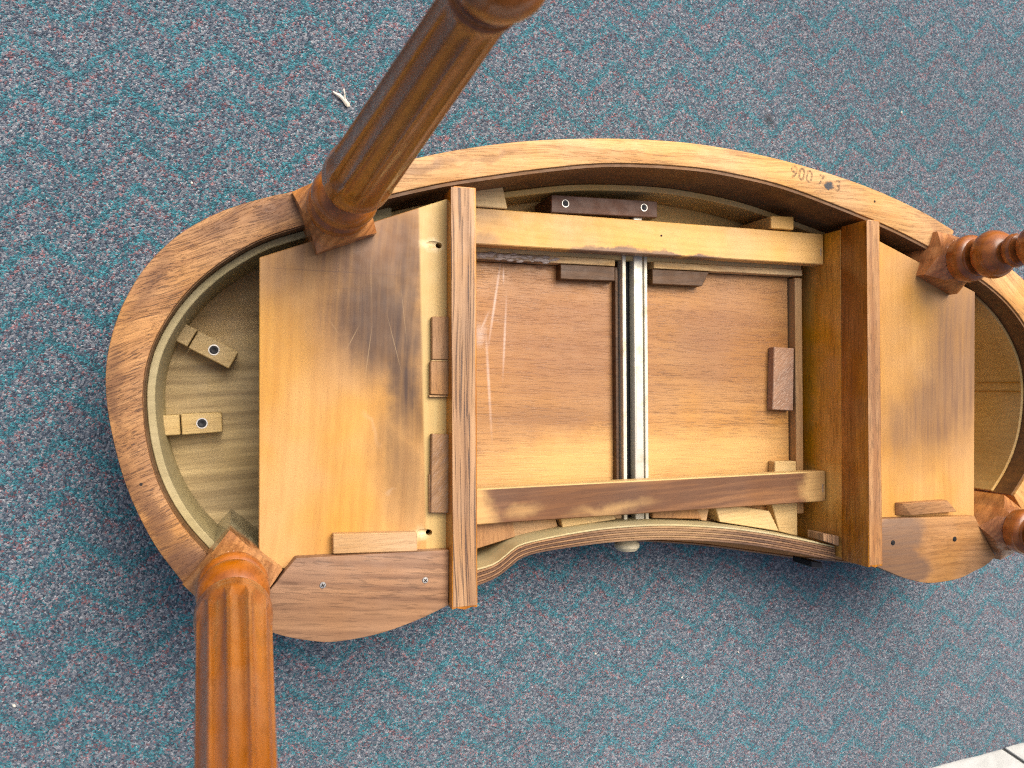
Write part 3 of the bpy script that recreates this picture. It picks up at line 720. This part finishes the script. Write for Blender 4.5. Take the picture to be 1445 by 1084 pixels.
m_post_bare = wood("leg_post_oak", (0.52, 0.235, 0.072), (0.27, 0.105, 0.030), ang=55, fig=.9, pore=.5, ring=.5, s=1.3, rough=.35, coat=.5, seed=2.6, zfade=(.130, .158, (0.36, 0.32, 0.19)))
leg(-.4245, .1655, 22, (.034, .006))
leg(-.5265, -.2080, 49, (.010, 0), m_post_bare)
leg(.4300, .1545, -22)
leg(.5320, -.2285, -51)

# ------------------------------------------------------------------ litter on the carpet
def paper_mat():
    k = NT("white_scrap"); P = k.coord()
    k.link(k.mix(k.noise(P, 200.0, 3.0), (0.66, 0.63, 0.55), (0.48, 0.45, 0.38)), k.bsdf.inputs["Base Color"])
    k.bsdf.inputs["Roughness"].default_value = .7
    return k.m
m_pap = paper_mat()
def tube_bm(path, rad, n=8, bm=None, flat=1.0):
    bm = bm or bmesh.new(); rows = []
    for i, (p, r) in enumerate(zip(path, rad)):
        a = Vector(path[max(0, i-1)]); b = Vector(path[min(len(path)-1, i+1)]); t = (b - a).normalized()
        s = t.cross(Vector((0, 0, 1))).normalized(); u = s.cross(t)
        rows.append([bm.verts.new(Vector(p) + s * r * math.cos(2*math.pi*j/n) + u * r * flat * math.sin(2*math.pi*j/n)) for j in range(n)])
    for a, b in zip(rows, rows[1:]):
        for j in range(n): bm.faces.new((a[j], a[(j+1) % n], b[(j+1) % n], b[j]))
    bm.faces.new(rows[0]); bm.faces.new(list(reversed(rows[-1])))
    return bm
sc = (-.395, .351)
bm = tube_bm([(sc[0]-.0135, sc[1]+.0070, .0030), (sc[0]-.009, sc[1]+.0045, .0035), (sc[0]-.004, sc[1]+.0015, .0045), (sc[0]+.002, sc[1]-.003, .0040), (sc[0]+.007, sc[1]-.0085, .0035), (sc[0]+.0085, sc[1]-.0125, .003)],
             [.0010, .0022, .0030, .0026, .0034, .0016], flat=.6)
tube_bm([(sc[0]+.0035, sc[1]-.004, .004), (sc[0]+.003, sc[1]+.002, .006), (sc[0]+.0015, sc[1]+.011, .007)], [.0018, .0013, .0008], bm=bm)
for v in bm.verts:
    v.co = Vector((sc[0] + (v.co.x - sc[0]) * .88, sc[1] + (v.co.y - sc[1]) * .88, v.co.z)) + Vector((random.uniform(-.0007, .0007), random.uniform(-.0007, .0007), random.uniform(-.0004, .0004)))
tag(finish("scrap", bm, m_pap), "torn white forked scrap lying on the carpet beside the leaning back leg", "scrap")
SP = [(-.573,.228,"pale fleck on the carpet outside the curved left rim of the desk"), (.528,.438,"white fleck on the carpet beyond the back right rim, farthest from the desk"),
      (-.044,-.399,"small pale fleck in front of the desk, leftmost of the three below the drawer"), (.196,-.425,"bright white fleck in front of the desk, rightmost of the three below the drawer"),
      (.097,-.451,"pale fleck in front of the desk, middle and lowest of the three below the drawer"), (-.758,-.370,"pale fleck on the carpet at the left edge beyond the front left leg")]
for i, (x, y, lb) in enumerate(SP):
    bm = bmesh.new(); r = random.uniform(.0011, .0017)
    bmesh.ops.create_icosphere(bm, subdivisions=2, radius=r, matrix=Matrix.Translation((x, y, r * .7)) @ Matrix.Rotation(random.random() * 3, 4, 'Z') @ Matrix.Diagonal((1.3, .9, .8, 1)))
    for v in bm.verts: v.co += Vector([random.uniform(-.0003, .0003) for _ in range(3)])
    tag(finish("fleck", bm, m_pap), lb, "fleck", "pale flecks on the carpet")
